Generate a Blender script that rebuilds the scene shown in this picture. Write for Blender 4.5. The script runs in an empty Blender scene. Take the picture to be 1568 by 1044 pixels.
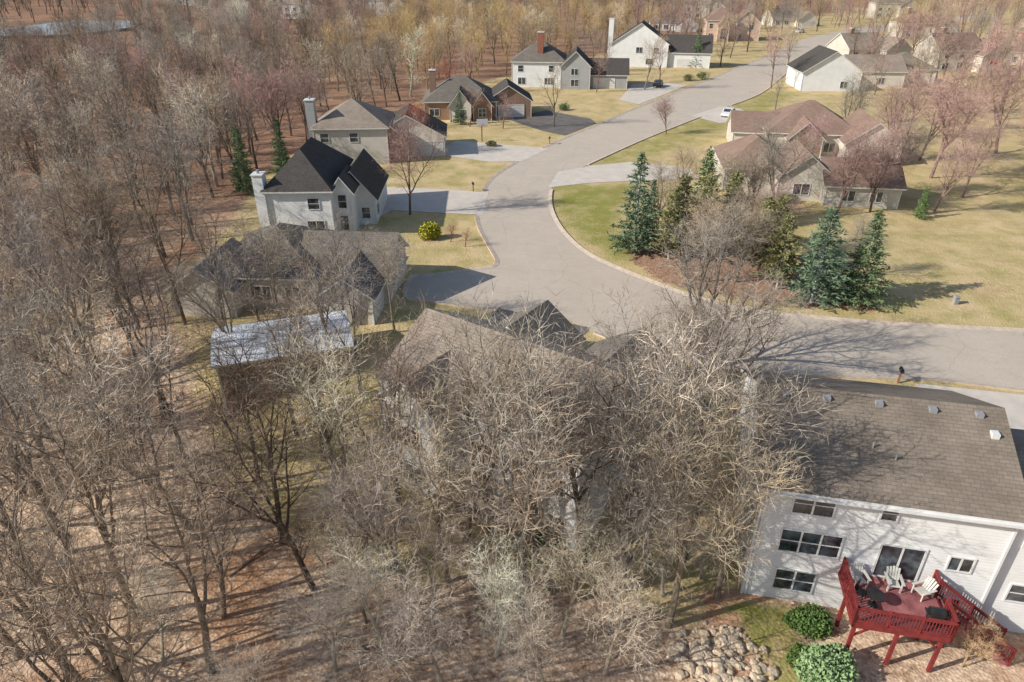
import bpy, math, random
from mathutils import Vector, Matrix, noise
from mathutils.geometry import tessellate_polygon
R=math.radians
scene=bpy.context.scene
random.seed(7)

# ------------------------------------------------------------ materials
def newmat(name):
    m=bpy.data.materials.new(name); m.use_nodes=True
    nt=m.node_tree; nt.nodes.clear()
    out=nt.nodes.new('ShaderNodeOutputMaterial'); b=nt.nodes.new('ShaderNodeBsdfPrincipled')
    nt.links.new(b.outputs[0],out.inputs[0])
    b.inputs['Roughness'].default_value=.9
    b.inputs['Specular IOR Level'].default_value=.25
    return m,nt,b
def N(nt,t,**kw):
    n=nt.nodes.new(t)
    for k,v in kw.items():
        if k in n.inputs: n.inputs[k].default_value=v
        else: setattr(n,k,v)
    return n
def mixc(nt,f,a,b,blend='MIX'):
    n=nt.nodes.new('ShaderNodeMix'); n.data_type='RGBA'; n.blend_type=blend
    for s,v in ((0,f),(6,a),(7,b)):
        if hasattr(v,'links') : nt.links.new(v,n.inputs[s])
        else: n.inputs[s].default_value=(v if s==0 else (*v,1) if len(v)==3 else v)
    return n.outputs[2]
def ramp(nt,src,a,b):
    n=nt.nodes.new('ShaderNodeMapRange'); n.inputs[1].default_value=a; n.inputs[2].default_value=b
    nt.links.new(src,n.inputs[0]); return n.outputs[0]
def ocoord(nt): return nt.nodes.new('ShaderNodeTexCoord').outputs['Object']
def nz(nt,co,scale,detail=4,rough=.6):
    n=N(nt,'ShaderNodeTexNoise',Scale=scale,Detail=detail,Roughness=rough); nt.links.new(co,n.inputs['Vector']); return n.outputs[0]
def bump(nt,b,h,s=.4,d=.05):
    n=N(nt,'ShaderNodeBump',Strength=s,Distance=d); nt.links.new(h,n.inputs['Height']); nt.links.new(n.outputs[0],b.inputs['Normal'])
def noisy(name,c1,c2,scale=2,rough=.9,bs=.3,lo=.35,hi=.65):
    m,nt,b=newmat(name); co=ocoord(nt)
    f=ramp(nt,nz(nt,co,scale),lo,hi)
    nt.links.new(mixc(nt,f,c1,c2),b.inputs['Base Color']); b.inputs['Roughness'].default_value=rough
    if bs: bump(nt,b,nz(nt,co,scale*6),bs,.03)
    return m
def siding(name,c):
    m,nt,b=newmat(name); co=ocoord(nt)
    sp=nt.nodes.new('ShaderNodeSeparateXYZ'); nt.links.new(co,sp.inputs[0])
    mu=N(nt,'ShaderNodeMath',operation='MULTIPLY'); mu.inputs[1].default_value=5.2; nt.links.new(sp.outputs[2],mu.inputs[0])
    fr=N(nt,'ShaderNodeMath',operation='FRACT'); nt.links.new(mu.outputs[0],fr.inputs[0])
    inv=N(nt,'ShaderNodeMath',operation='SUBTRACT'); inv.inputs[0].default_value=1; nt.links.new(fr.outputs[0],inv.inputs[1])
    f=ramp(nt,nz(nt,co,.7),.3,.7)
    c2=tuple(x*.86 for x in c)
    nt.links.new(mixc(nt,f,c,c2),b.inputs['Base Color']); b.inputs['Roughness'].default_value=.6
    bump(nt,b,inv.outputs[0],.8,.04)
    return m
def shingle(name,c1,c2,stain=(.5,.5,.5)):
    m,nt,b=newmat(name); co=ocoord(nt)
    br=N(nt,'ShaderNodeTexBrick',Scale=1.0); br.inputs['Brick Width'].default_value=.45; br.inputs['Row Height'].default_value=.2
    br.inputs['Mortar Size'].default_value=.012; br.inputs['Bias'].default_value=0
    br.inputs['Color1'].default_value=(*c1,1); br.inputs['Color2'].default_value=(*c2,1); br.inputs['Mortar'].default_value=(*[x*.55 for x in c1],1)
    nt.links.new(co,br.inputs['Vector'])
    f=ramp(nt,nz(nt,co,.45,5,.7),.35,.7)
    c=mixc(nt,f,br.outputs[0],stain,'MULTIPLY')
    g=ramp(nt,nz(nt,co,14,3,.8),.3,.7)
    c=mixc(nt,g,c,mixc(nt,.2,c,(.5,.45,.4)),'MIX')
    nt.links.new(c,b.inputs['Base Color']); bump(nt,b,br.outputs[1],-.3,.02)
    b.inputs['Roughness'].default_value=.95; b.inputs['Specular IOR Level'].default_value=.1
    return m
M={}
M['white']=siding('white_siding',(.80,.80,.78))
M['cream']=siding('cream_siding',(.74,.68,.58))
M['beige']=siding('beige_siding',(.62,.57,.49))
M['pinkst']=siding('pink_stucco',(.66,.48,.38))
M['greysd']=siding('grey_siding',(.40,.40,.39))
M['brick']=noisy('brown_brick_wall',(.33,.21,.15),(.25,.165,.12),3)
M['rbrick']=noisy('red_brick',(.34,.14,.09),(.26,.11,.08),3)
M['trim']=noisy('white_trim',(.75,.75,.73),(.68,.68,.66),2,.5,0)
M['r_brown']=shingle('brown_shingles',(.235,.19,.145),(.29,.235,.185),(.62,.60,.58))
M['r_dark']=shingle('charcoal_shingles',(.04,.036,.034),(.065,.058,.054),(.75,.75,.75))
M['r_tan']=shingle('tan_shingles',(.31,.25,.20),(.38,.31,.25),(.72,.7,.68))
M['r_red']=shingle('reddish_shingles',(.26,.165,.125),(.32,.21,.16),(.75,.72,.7))
M['r_grey']=shingle('grey_shingles',(.15,.13,.11),(.21,.185,.16),(.7,.7,.68))
M['r_pale']=noisy('pale_metal_roof',(.70,.75,.83),(.85,.87,.89),1.2,.5,.2)
def glassmat():
    m,nt,b=newmat('window_glass'); co=ocoord(nt)
    nt.links.new(mixc(nt,ramp(nt,nz(nt,co,1.3,2),.4,.7),(.02,.025,.03),(.12,.14,.16)),b.inputs['Base Color'])
    b.inputs['Roughness'].default_value=.08; b.inputs['Specular IOR Level'].default_value=.8; return m
M['glass']=glassmat()
M['garage']=noisy('garage_door_paint',(.7,.69,.66),(.62,.61,.58),1,.5,0)
M['red']=noisy('red_stained_wood',(.27,.04,.038),(.17,.028,.028),4,.65,.2)
M['reddeck']=noisy('red_deck_boards',(.38,.15,.15),(.24,.085,.09),1.5,.8,.2)
M['plastic']=noisy('white_plastic',(.62,.61,.55),(.55,.54,.5),2,.5,0)
M['black']=noisy('black_enamel',(.02,.02,.022),(.035,.035,.035),3,.35,0)
M['metal']=noisy('galvanised_metal',(.35,.35,.36),(.28,.28,.28),3,.4,0)
M['rock']=noisy('tan_boulder',(.70,.57,.42),(.46,.36,.26),2,.9,.6)
M['concrete']=noisy('concrete',(.66,.59,.51),(.57,.51,.44),.7,.9,.2)
M['kerb']=noisy('kerb_concrete',(.66,.54,.43),(.50,.41,.33),1.5,.9,.2)
M['asphalt_dark']=noisy('driveway_asphalt',(.14,.125,.115),(.19,.17,.155),.6,.9,.2)
M['paint']=noisy('vehicle_paint',(.75,.76,.78),(.72,.73,.75),1,.25,0)
M['rubber']=noisy('rubber',(.02,.02,.02),(.03,.03,.03),5,.8,0)
M['orange']=noisy('red_play_canopy',(.6,.06,.03),(.5,.05,.03),2,.6,0)
def leafmat(name,c1,c2,sc=1.5):
    m,nt,b=newmat(name); co=ocoord(nt)
    g=N(nt,'ShaderNodeObjectInfo')
    f=ramp(nt,nz(nt,co,sc,4,.7),.35,.65)
    c=mixc(nt,f,c1,c2)
    nt.links.new(mixc(nt,.5,c,mixc(nt,1.0,c,g.outputs['Color'],'MULTIPLY')),b.inputs['Base Color'])
    b.inputs['Roughness'].default_value=.7
    return m
M['spruce']=leafmat('spruce_needles',(.075,.125,.065),(.21,.27,.155))
M['pine']=leafmat('pine_needles',(.15,.16,.06),(.32,.30,.14))
M['bush']=leafmat('bush_leaves',(.06,.12,.03),(.15,.24,.06))
M['juniper']=leafmat('juniper_leaves',(.16,.26,.10),(.36,.48,.24))
M['yellow']=leafmat('golden_leaves',(.35,.33,.03),(.5,.48,.06))
def barkmat(name,k,k2):
    m,nt,b=newmat(name); co=ocoord(nt); g=N(nt,'ShaderNodeObjectInfo')
    f=ramp(nt,nz(nt,co,1.3,4,.7),.3,.7)
    c=mixc(nt,f,(k,k,k*.97),(k2,k2*.97,k2*.93))
    nt.links.new(mixc(nt,1.0,c,g.outputs['Color'],'MULTIPLY'),b.inputs['Base Color'])
    b.inputs['Roughness'].default_value=.95; b.inputs['Specular IOR Level'].default_value=.05
    return m
M['bark']=barkmat('tree_bark',.22,.58)
M['twig']=barkmat('tree_twigs',.55,1.05)
def asphalt():
    m,nt,b=newmat('street_asphalt'); co=ocoord(nt)
    c=mixc(nt,ramp(nt,nz(nt,co,.25,4,.6),.35,.65),(.55,.47,.385),(.62,.53,.44))
    c=mixc(nt,ramp(nt,nz(nt,co,9,3,.8),.35,.7),c,(.48,.41,.335))
    c=mixc(nt,ramp(nt,nz(nt,co,.9,6,.75),.5,.8),c,mixc(nt,.35,c,(.3,.26,.22)))
    v=N(nt,'ShaderNodeTexVoronoi',feature='DISTANCE_TO_EDGE',Scale=.13)
    w=nt.nodes.new('ShaderNodeVectorMath'); w.operation='ADD'
    nn=N(nt,'ShaderNodeTexNoise',Scale=.5,Detail=4); nt.links.new(co,nn.inputs['Vector'])
    nt.links.new(co,w.inputs[0]); nt.links.new(nn.outputs['Color'],w.inputs[1]); nt.links.new(w.outputs[0],v.inputs['Vector'])
    f=ramp(nt,v.outputs[0],.005,.002)
    c=mixc(nt,f,c,mixc(nt,.35,c,(.22,.19,.16)))
    nt.links.new(c,b.inputs['Base Color']); bump(nt,b,nz(nt,co,30),.2,.01); b.inputs['Specular IOR Level'].default_value=.1
    return m
M['asphalt']=asphalt()
def groundmat():
    m,nt,b=newmat('ground_surface'); co=ocoord(nt)
    at=N(nt,'ShaderNodeVertexColor',layer_name='mask'); sp=nt.nodes.new('ShaderNodeSeparateColor'); nt.links.new(at.outputs[0],sp.inputs[0])
    vo=N(nt,'ShaderNodeTexVoronoi',Scale=5.5); nt.links.new(co,vo.inputs['Vector'])
    sv=nt.nodes.new('ShaderNodeSeparateColor'); nt.links.new(vo.outputs['Color'],sv.inputs[0])
    l=mixc(nt,sv.outputs[0],(.36,.225,.14),(.90,.68,.49))
    l=mixc(nt,ramp(nt,nz(nt,co,.35,5,.7),.4,.62),l,mixc(nt,.5,l,(.74,.58,.43)))
    l=mixc(nt,ramp(nt,nz(nt,co,1.6,5,.8),.47,.72),l,(.20,.12,.075))
    l=mixc(nt,ramp(nt,nz(nt,co,.12,3,.6),.50,.62),l,mixc(nt,.6,l,(.44,.22,.11)))
    l=mixc(nt,at.outputs['Alpha'],l,mixc(nt,.75,l,(.28,.15,.095)))
    n1=nz(nt,co,.22,5,.65); n2=nz(nt,co,7,4,.8)
    g=mixc(nt,ramp(nt,n1,.38,.62),(.68,.52,.30),(.54,.43,.21))
    gg=mixc(nt,ramp(nt,n2,.3,.7),(.19,.205,.045),(.37,.36,.10))
    gf=N(nt,'ShaderNodeMath',operation='ADD'); nt.links.new(sp.outputs[1],gf.inputs[0]); 
    q=N(nt,'ShaderNodeMapRange'); q.inputs[1].default_value=.3;q.inputs[2].default_value=.7;q.inputs[3].default_value=-.6;q.inputs[4].default_value=.65
    nt.links.new(nz(nt,co,.3,6,.75),q.inputs[0]); nt.links.new(q.outputs[0],gf.inputs[1])
    gf.use_clamp=True
    g=mixc(nt,gf.outputs[0],g,gg)
    g=mixc(nt,ramp(nt,n2,.45,.8),g,mixc(nt,.6,g,(.28,.19,.10)))
    g=mixc(nt,ramp(nt,nz(nt,co,.16,7,.8),.52,.70),g,mixc(nt,.65,g,(.40,.26,.15)))
    ad=N(nt,'ShaderNodeMath',operation='ADD'); nt.links.new(sp.outputs[0],ad.inputs[0])
    q2=N(nt,'ShaderNodeMapRange'); q2.inputs[1].default_value=.3;q2.inputs[2].default_value=.7;q2.inputs[3].default_value=-.4;q2.inputs[4].default_value=.4
    nt.links.new(nz(nt,co,.9,5,.7),q2.inputs[0]); nt.links.new(q2.outputs[0],ad.inputs[1])
    c=mixc(nt,ramp(nt,ad.outputs[0],.3,.7),l,g)
    mu=mixc(nt,sv.outputs[1],(.26,.15,.10),(.48,.30,.20))
    ad2=N(nt,'ShaderNodeMath',operation='ADD'); nt.links.new(sp.outputs[2],ad2.inputs[0]); nt.links.new(q2.outputs[0],ad2.inputs[1])
    c=mixc(nt,ramp(nt,ad2.outputs[0],.4,.6),c,mu)
    nt.links.new(c,b.inputs['Base Color']); bump(nt,b,vo.outputs[0],.5,.08)
    b.inputs['Roughness'].default_value=1; b.inputs['Specular IOR Level'].default_value=.05
    return m
M['ground']=groundmat()
def watermat():
    m,nt,b=newmat('pond_water'); b.inputs['Base Color'].default_value=(.45,.52,.6,1); b.inputs['Roughness'].default_value=.2; return m
M['water']=watermat()

# ------------------------------------------------------------ mesh helper
class MB:
    def __init__(s): s.v=[];s.f=[]
    def poly(s,pts):
        i=len(s.v); s.v+= [tuple(p) for p in pts]; s.f.append(tuple(range(i,i+len(pts))))
    def hexa(s,p):
        i=len(s.v); s.v+=[tuple(q) for q in p]
        for f in ((0,3,2,1),(4,5,6,7),(0,1,5,4),(1,2,6,5),(2,3,7,6),(3,0,4,7)): s.f.append(tuple(i+k for k in f))
    def box(s,x0,x1,y0,y1,z0,z1):
        s.hexa([(x0,y0,z0),(x1,y0,z0),(x1,y1,z0),(x0,y1,z0),(x0,y0,z1),(x1,y0,z1),(x1,y1,z1),(x0,y1,z1)])
    def cyl(s,c,r0,r1,z0,z1,n=10):
        i=len(s.v)
        for z,r in ((z0,r0),(z1,r1)):
            for k in range(n): a=2*math.pi*k/n; s.v.append((c[0]+r*math.cos(a),c[1]+r*math.sin(a),z))
        for k in range(n): s.f.append((i+k,i+(k+1)%n,i+n+(k+1)%n,i+n+k))
        s.f.append(tuple(i+n+k for k in range(n))); s.f.append(tuple(i+n-1-k for k in range(n)))
    def beam(s,a,b,w,h=None):
        h=h or w; a=Vector(a);b=Vector(b); d=(b-a).normalized(); up=Vector((0,0,1))
        if abs(d.z)>.95: up=Vector((0,1,0))
        x=d.cross(up).normalized()*w/2; y=x.cross(d).normalized()*h/2
        s.hexa([a-x-y,a+x-y,b+x-y,b-x-y,a-x+y,a+x+y,b+x+y,b-x+y])
    def obj(s,name,mats,parent=None,loc=(0,0,0)):
        me=bpy.data.meshes.new(name); me.from_pydata(s.v,[],s.f); me.update()
        for m in (mats if isinstance(mats,list) else [mats]): me.materials.append(m)
        o=bpy.data.objects.new(name,me); scene.collection.objects.link(o); o.location=loc
        if parent: o.parent=parent
        return o
def empty(name,loc,rot=0):
    e=bpy.data.objects.new(name,None); e.location=loc; e.rotation_euler=(0,0,R(rot)); scene.collection.objects.link(e); e.empty_display_size=.5; return e

# ------------------------------------------------------------ terrain
def sm(t): t=max(0,min(1,t)); return t*t*(3-2*t)
def ter(x,y):
    if x>0: yb=40-.15*min(x,60)
    elif x>-25: yb=40-.5*x
    else: yb=52.5+min(8,(-25-x)*.3)
    z=-2.8*sm((yb-y)/10)
    if x<-34: 
        z+= sm((-34-x)/20)*(noise.noise(Vector((x*.03,y*.03,0)))*1.5-.8)
    return z
def pip(x,y,p):
    c=False;n=len(p);j=n-1
    for i in range(n):
        xi,yi=p[i];xj,yj=p[j]
        if (yi>y)!=(yj>y) and x<(xj-xi)*(y-yi)/(yj-yi)+xi: c=not c
        j=i
    return c
def dist_poly(x,y,p):
    best=1e9;n=len(p)
    for i in range(n):
        ax,ay=p[i];bx,by=p[(i+1)%n];dx,dy=bx-ax,by-ay
        L=dx*dx+dy*dy; t=max(0,min(1,((x-ax)*dx+(y-ay)*dy)/L)) if L else 0
        d=math.hypot(x-ax-t*dx,y-ay-t*dy)
        if d<best: best=d
    return -best if pip(x,y,p) else best
XB=[(0,12),(24,11),(28,2),(34,-14),(44,-24),(60,-33),(80,-34),(110,-37),(140,-26),(165,-20),(190,-6),(230,18),(290,62),(350,110),(420,170),(700,400)]
def xb(y):
    if y<=XB[0][0]: return XB[0][1]
    for (a,b),(c,d) in zip(XB,XB[1:]):
        if y<=c: return b+(d-b)*(y-a)/(c-a)
    return XB[-1][1]
road_lo=[(90,33),(60,38),(47.1,40.8),(37.8,42.9),(32.4,44.3),(25.7,44.8),(19.9,45.5),(16,46.2),(12.7,47.6),(9.9,49.3),(7.5,51.5),(6,53),(4.4,54.5),(-1.4,56.2),(-7.7,58),(-10,59),(-10,63.5),(-7.8,64.2),(-4.3,65.4),(-1.6,66.9),(-2.5,71.9),(-3.8,77.8),(-4.4,83.7),(-4.1,90.5),(-3,98.3),(-.4,105.4),(5.1,116.8),(10.1,125.6),(17.2,136.9),(26.7,152.9),(40.2,173.7),(54.5,196),(66,215.4),(78.2,233),(89,252),(104.5,280),(127,310),(158.9,346),(201,383),(260,425)]
road_hi=[(266,414),(209,372),(168,336),(137,300),(114.4,269.8),(97,240),(82,215),(70.5,193),(57.5,169),(43.8,151),(32,135.5),(21.8,121.6),(11.75,106.6),(7.8,100.7),(5.7,95),(5,87.7),(5.3,81.3),(6.4,75.1),(8.2,70),(10.6,66.3),(13.9,62.4),(16.9,59.3),(20.1,57.2),(24.3,55.5),(29.6,54.2),(35,53.3),(43.9,52.3),(56,50.8),(90,45)]
def smooth(pts,n=4):
    out=[]
    for i in range(len(pts)-1):
        p0=pts[max(0,i-1)];p1=pts[i];p2=pts[i+1];p3=pts[min(len(pts)-1,i+2)]
        for k in range(n):
            t=k/n
            out.append(tuple(.5*((2*p1[j])+(-p0[j]+p2[j])*t+(2*p0[j]-5*p1[j]+4*p2[j]-p3[j])*t*t+(-p0[j]+3*p1[j]-3*p2[j]+p3[j])*t**3) for j in (0,1)))
    out.append(pts[-1]); return out
LO=smooth(road_lo);HI=smooth(road_hi); ROAD=LO+HI
drives={
 'd_right':([(5.0,94.4),(6.9,102.4),(12.2,106),(18.5,108.1),(27,105),(27,98.5),(16.4,97.6),(10.8,96.6)],'concrete'),
 'd5':([(-20,95),(-8.5,93.5),(-3.2,92.1),(-3.6,82.7),(-15.2,84.5),(-17.4,78.9),(-19.8,78.9),(-19.8,85)],'concrete'),
 'd6':([(-13.2,113.4),(-9.6,122.6),(-1.6,119.6),(6.2,117),(1.6,108.5),(-3.5,108.1)],'concrete'),
 'd7':([(-1,141),(7,149.9),(15.6,141.3),(16.3,137),(9.5,126.5),(5.5,130.4)],'asphalt_dark'),
 'd8':([(30.4,184),(38,186),(44,182.5),(33,165),(27.5,156.5),(24,162)],'concrete'),
 'd1':([(30.3,43.9),(37.6,42.3),(35.6,36.0),(27.6,36.9)],'concrete'),
 'd_far':([(36,144),(40,137),(50,141),(48,152),(44.5,154)],'concrete'),
 'd2':([(-1.5,56.8),(6.8,52.8),(3.5,47.2),(-3.5,50)],'asphalt_dark')}
def flat(name,pts,z,mat):
    tri=tessellate_polygon([[Vector((x,y,0)) for x,y in pts]])
    b=MB(); b.v=[(x,y,z) for x,y in pts]; b.f=[tuple(t) for t in tri]
    o=b.obj(name,mat)
    for p in o.data.polygons:
        if p.normal.z<0: p.flip()
    return o
flat('street',ROAD,.03,M['asphalt'])
for k,(p,m) in drives.items(): flat('driveway',p,.045 if m=='concrete' else .04,M[m])
kb=MB()
for line in (LO,HI):
    for (a,b) in zip(line,line[1:]):
        mx,my=(a[0]+b[0])/2,(a[1]+b[1])/2
        if mx>85: continue
        if any(dist_poly(mx,my,p)<.5 for p,_ in drives.values()): continue
        d=Vector((b[0]-a[0],b[1]-a[1],0)).normalized(); n=Vector((d.y,-d.x,0))
        if pip(mx+n.x*.5,my+n.y*.5,ROAD): n=-n
        A=Vector((a[0],a[1],0))-d*.04;B=Vector((b[0],b[1],0))+d*.04
        q=[A-n*.25,B-n*.25,B+n*.22,A+n*.22]
        z0=[-.1]*4;z1=[.05,.05,.15,.15]
        kb.hexa([(p.x,p.y,z) for p,z in zip(q,z0)]+[(p.x,p.y,z) for p,z in zip(q,z1)])
kb.obj('street_kerb',M['kerb'])
yard=[(-24,48),(-12,50),(-9,39),(-1,29),(-5,27),(-12,30),(-20,36)]
def axis(lo,hi,a,b,step):
    r=[]; x=a
    while x<=b: r.append(x); x+=step
    s=step; x=b
    while x<hi: s*=1.07; x+=s; r.append(min(x,hi))
    s=step;x=a;l=[]
    while x>lo: s*=1.07; x-=s; l.append(max(x,lo))
    return l[::-1]+r
xs=axis(-2500,2500,-45,62,.9); ys=axis(-600,4000,14,110,.9)
gm=MB(); cols=[]
greenspot=[(6,96),(5.5,82),(9,71),(15,66),(13,80),(17,96)]
strip=[(8,103),(45,154),(60,175),(66,170),(52,146),(30,120),(20,108)]
mulch=[(15,62),(24,57.5),(33,56),(35.5,60),(33,67),(26,73),(18,77),(13,73),(12.5,68)]
frontbed=[(15,39.5),(15.5,42.8),(26,41.8),(27,38)]
moss=[(11.5,26),(15,26.5),(15.5,20.5),(12.6,20.5)]
for j,y in enumerate(ys):
    for i,x in enumerate(xs):
        z=ter(x,y)
        gm.v.append((x,y,z))
        w=(x-xb(y))
        lawn=sm(.5+w/4)
        if y<34 and x>10: lawn=.75 if y>27 else .1
        if y<70 and pip(x,y,yard): lawn=.8
        gr=.02
        if 40<y<110 and x<-4 and x>-20: gr=.15
        if y<130:
            if abs(x-11)<12 and 60<y<100:
                d=dist_poly(x,y,greenspot); gr=max(gr,sm(.5-d/4)*.85)
        if 95<y<180 and 0<x<70:
            d=dist_poly(x,y,strip); gr=max(gr,sm(.5-d/6)*.6)
        if x>34 and 50<y<110: gr=.1
        mu=0
        if 5<x<45 and 48<y<90: mu=max(mu,sm(.5-dist_poly(x,y,mulch)/2.5))
        if 12<x<30 and 35<y<46: mu=max(mu,sm(.5-dist_poly(x,y,frontbed)/1))
        if pip(x,y,moss): lawn,gr=.8,.7
        rust=sm((math.hypot(x,y)-62)/40)
        cols.append((lawn,gr,mu,rust))
nx=len(xs)
for j in range(len(ys)-1):
    for i in range(nx-1):
        a=j*nx+i; gm.f.append((a,a+1,a+nx+1,a+nx))
go=gm.obj('ground',M['ground'])
ca=go.data.color_attributes.new('mask','FLOAT_COLOR','POINT')
ca.data.foreach_set('color',[c for q in cols for c in q])
for p in go.data.polygons: p.use_smooth=True

# ------------------------------------------------------------ houses
FOOT=[]
class House:
    def __init__(s,name,x,y,z=0,rot=0): s.e=empty(name,(x,y,z),rot); s.p={}; s.x,s.y,s.rot=x,y,rot
    def g(s,part,mat):
        if (part,mat) not in s.p: s.p[(part,mat)]=MB()
        return s.p[(part,mat)]
    def block(s,x0,x1,y0,y1,ze,roof='hip',rise=2.5,wall='white',rm='r_dark',zb=-.4,oh=.45,pad=1.2):
        c,sn=math.cos(R(s.rot)),math.sin(R(s.rot))
        FOOT.append([(s.x+c*a-sn*b,s.y+sn*a+c*b) for a,b in ((x0-pad,y0-pad),(x1+pad,y0-pad),(x1+pad,y1+pad),(x0-pad,y1+pad))])
        w=s.g('walls',wall); r=s.g('roof',rm); t=s.g('fascia','trim')
        for a,b in (((x0,y0),(x1,y0)),((x1,y0),(x1,y1)),((x1,y1),(x0,y1)),((x0,y1),(x0,y0))):
            w.poly([(*a,zb),(*b,zb),(*b,ze),(*a,ze)])
        cb=s.g('corner_trim','trim')
        for (cx,cy) in ((x0,y0),(x1,y0),(x1,y1),(x0,y1)):
            cb.box(cx-.06,cx+.06,cy-.06,cy+.06,zb,ze-.12)
        th=.16
        if roof in('gx','gy'):
            if roof=='gx': f=lambda a,b,z:(a,b,z); A0,A1,B0,B1=x0,x1,y0,y1
            else: f=lambda a,b,z:(b,a,z); A0,A1,B0,B1=y0,y1,x0,x1
            bm=(B0+B1)/2; sl=rise/((B1-B0)/2); zo=ze-oh*sl
            for a in (A0,A1): w.poly([f(a,B0,ze),f(a,B1,ze),f(a,bm,ze+rise)])
            a0,a1=A0-oh,A1+oh; b0,b1=B0-oh,B1+oh; zr=ze+rise+.02; zo+=.02
            r.poly([f(a0,b0,zo+th),f(a1,b0,zo+th),f(a1,bm,zr+th),f(a0,bm,zr+th)])
            r.poly([f(a0,bm,zr+th),f(a1,bm,zr+th),f(a1,b1,zo+th),f(a0,b1,zo+th)])
            t.poly([f(a0,b0,zo),f(a1,b0,zo),f(a1,bm,zr),f(a0,bm,zr)]); t.poly([f(a0,bm,zr),f(a1,bm,zr),f(a1,b1,zo),f(a0,b1,zo)])
            for a in (a0,a1):
                t.poly([f(a,b0,zo),f(a,bm,zr),f(a,bm,zr+th),f(a,b0,zo+th)]); t.poly([f(a,b1,zo),f(a,bm,zr),f(a,bm,zr+th),f(a,b1,zo+th)])
            for b in (b0,b1): t.poly([f(a0,b,zo),f(a1,b,zo),f(a1,b,zo+th),f(a0,b,zo+th)])
        elif roof=='hip':
            X0,X1,Y0,Y1=x0-oh,x1+oh,y0-oh,y1+oh; W=X1-X0;D=Y1-Y0; z=ze+.02
            if W>=D: rg=[(X0+D/2,(Y0+Y1)/2),(X1-D/2,(Y0+Y1)/2)]
            else: rg=[((X0+X1)/2,Y0+W/2),((X0+X1)/2,Y1-W/2)]
            Z=z+th; c0,c1,c2,c3=(X0,Y0,Z),(X1,Y0,Z),(X1,Y1,Z),(X0,Y1,Z); ra=(*rg[0],Z+rise); rb=(*rg[1],Z+rise)
            if W>=D: fs=[[c0,c1,rb,ra],[c1,c2,rb],[c2,c3,ra,rb],[c3,c0,ra]]
            else: fs=[[c0,c1,ra],[c1,c2,rb,ra],[c2,c3,rb],[c3,c0,ra,rb]]
            for q in fs: r.poly(q)
            cs=[(X0,Y0),(X1,Y0),(X1,Y1),(X0,Y1)]
            for i in range(4):
                a,b=cs[i],cs[(i+1)%4]; t.poly([(*a,z),(*b,z),(*b,Z),(*a,Z)])
            t.poly([(X0,Y0,z),(X0,Y1,z),(X1,Y1,z),(X1,Y0,z)])
    def face(s,side,k):
        return {'S':lambda a,z,o:(a,k-o,z),'N':lambda a,z,o:(a,k+o,z),'W':lambda a,z,o:(k-o,a,z),'E':lambda a,z,o:(k+o,a,z)}[side]
    def fbox(s,mb,P,a0,a1,z0,z1,o0,o1):
        mb.hexa([P(a0,z0,o0),P(a1,z0,o0),P(a1,z0,o1),P(a0,z0,o1),P(a0,z1,o0),P(a1,z1,o0),P(a1,z1,o1),P(a0,z1,o1)])
    def win(s,side,k,a,z,w,h,cols=1,rows=1,fr=.08,mat='glass'):
        P=s.face(side,k); g=s.g('window_glass',mat); f=s.g('window_frames','trim')
        g.poly([P(a,z,.015),P(a+w,z,.015),P(a+w,z+h,.015),P(a,z+h,.015)])
        s.fbox(f,P,a-fr,a,z-fr,z+h+fr,-.01,.07); s.fbox(f,P,a+w,a+w+fr,z-fr,z+h+fr,-.01,.07)
        s.fbox(f,P,a,a+w,z-fr,z,-.01,.075); s.fbox(f,P,a,a+w,z+h,z+h+fr,-.01,.075)
        for i in range(1,cols): x=a+w*i/cols; s.fbox(f,P,x-.045,x+.045,z,z+h,-.01,.05)
        for i in range(1,rows): zz=z+h*i/rows; s.fbox(f,P,a,a+w,zz-.025,zz+.025,-.01,.04)
    def wins(s,side,k,lst):
        for q in lst: s.win(side,k,*q)
    def garage(s,side,k,a,w,h=2.3):
        P=s.face(side,k); g=s.g('garage_door','garage'); 
        for i in range(4): s.fbox(g,P,a,a+w,i*h/4+.02,(i+1)*h/4-.02,-.01,.05)
        f=s.g('garage_frame','trim'); s.fbox(f,P,a-.12,a,0,h+.12,-.01,.08); s.fbox(f,P,a+w,a+w+.12,0,h+.12,-.01,.08); s.fbox(f,P,a,a+w,h,h+.12,-.01,.085)
    def chimney(s,x0,x1,y0,y1,z0,z1,mat):
        s.g('chimney',mat).box(x0,x1,y0,y1,z0,z1); s.g('chimney_cap','trim').box(x0-.1,x1+.1,y0-.1,y1+.1,z1,z1+.12)
        s.g('chimney_flue','metal').cyl(((x0+x1)/2,(y0+y1)/2),.15,.15,z1+.12,z1+.5)
    def done(s):
        for (n,m),b in s.p.items():
            if b.v: b.obj(n,M[m],s.e)
        return s.e

# H1 white siding house with red deck (walk-out rear)
h=House('white_siding_house',12.7,26.8,0,-12)
h.block(0,11.5,0,10.8,5.0,'gx',2.45,'white','r_brown',zb=-3.3,oh=.4)
h.block(11.52,18,.3,8.4,4.3,'gx',1.5,'white','r_tan',zb=-3.3,oh=.3)
h.win('S',0,1.5,3.45,1.9,1.25,2,2); h.win('S',0,1.3,.8,2.9,1.45,3,2); h.win('S',0,1.5,-1.95,1.95,1.4,2,2)
h.win('S',0,5.6,3.75,.7,.85,1,2); h.win('S',0,9.3,1.15,1.05,.85,2,1); h.win('S',0,9.6,-1.9,.9,1.1,1,2)
h.win('S',.3,12.3,3.0,1.0,1.0,2,1); h.win('S',.3,12.6,-.6,1.0,1.1,1,2)
h.win('S',0,6.1,.05,2.0,2.1,2,1,.1)
h.win('W',0,3,3.3,1.2,1.2,2,1); h.win('W',0,6,.8,1.2,1.3,2,1)
cap=h.g('roof_vents','metal')
sl=2.45/5.4
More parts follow.
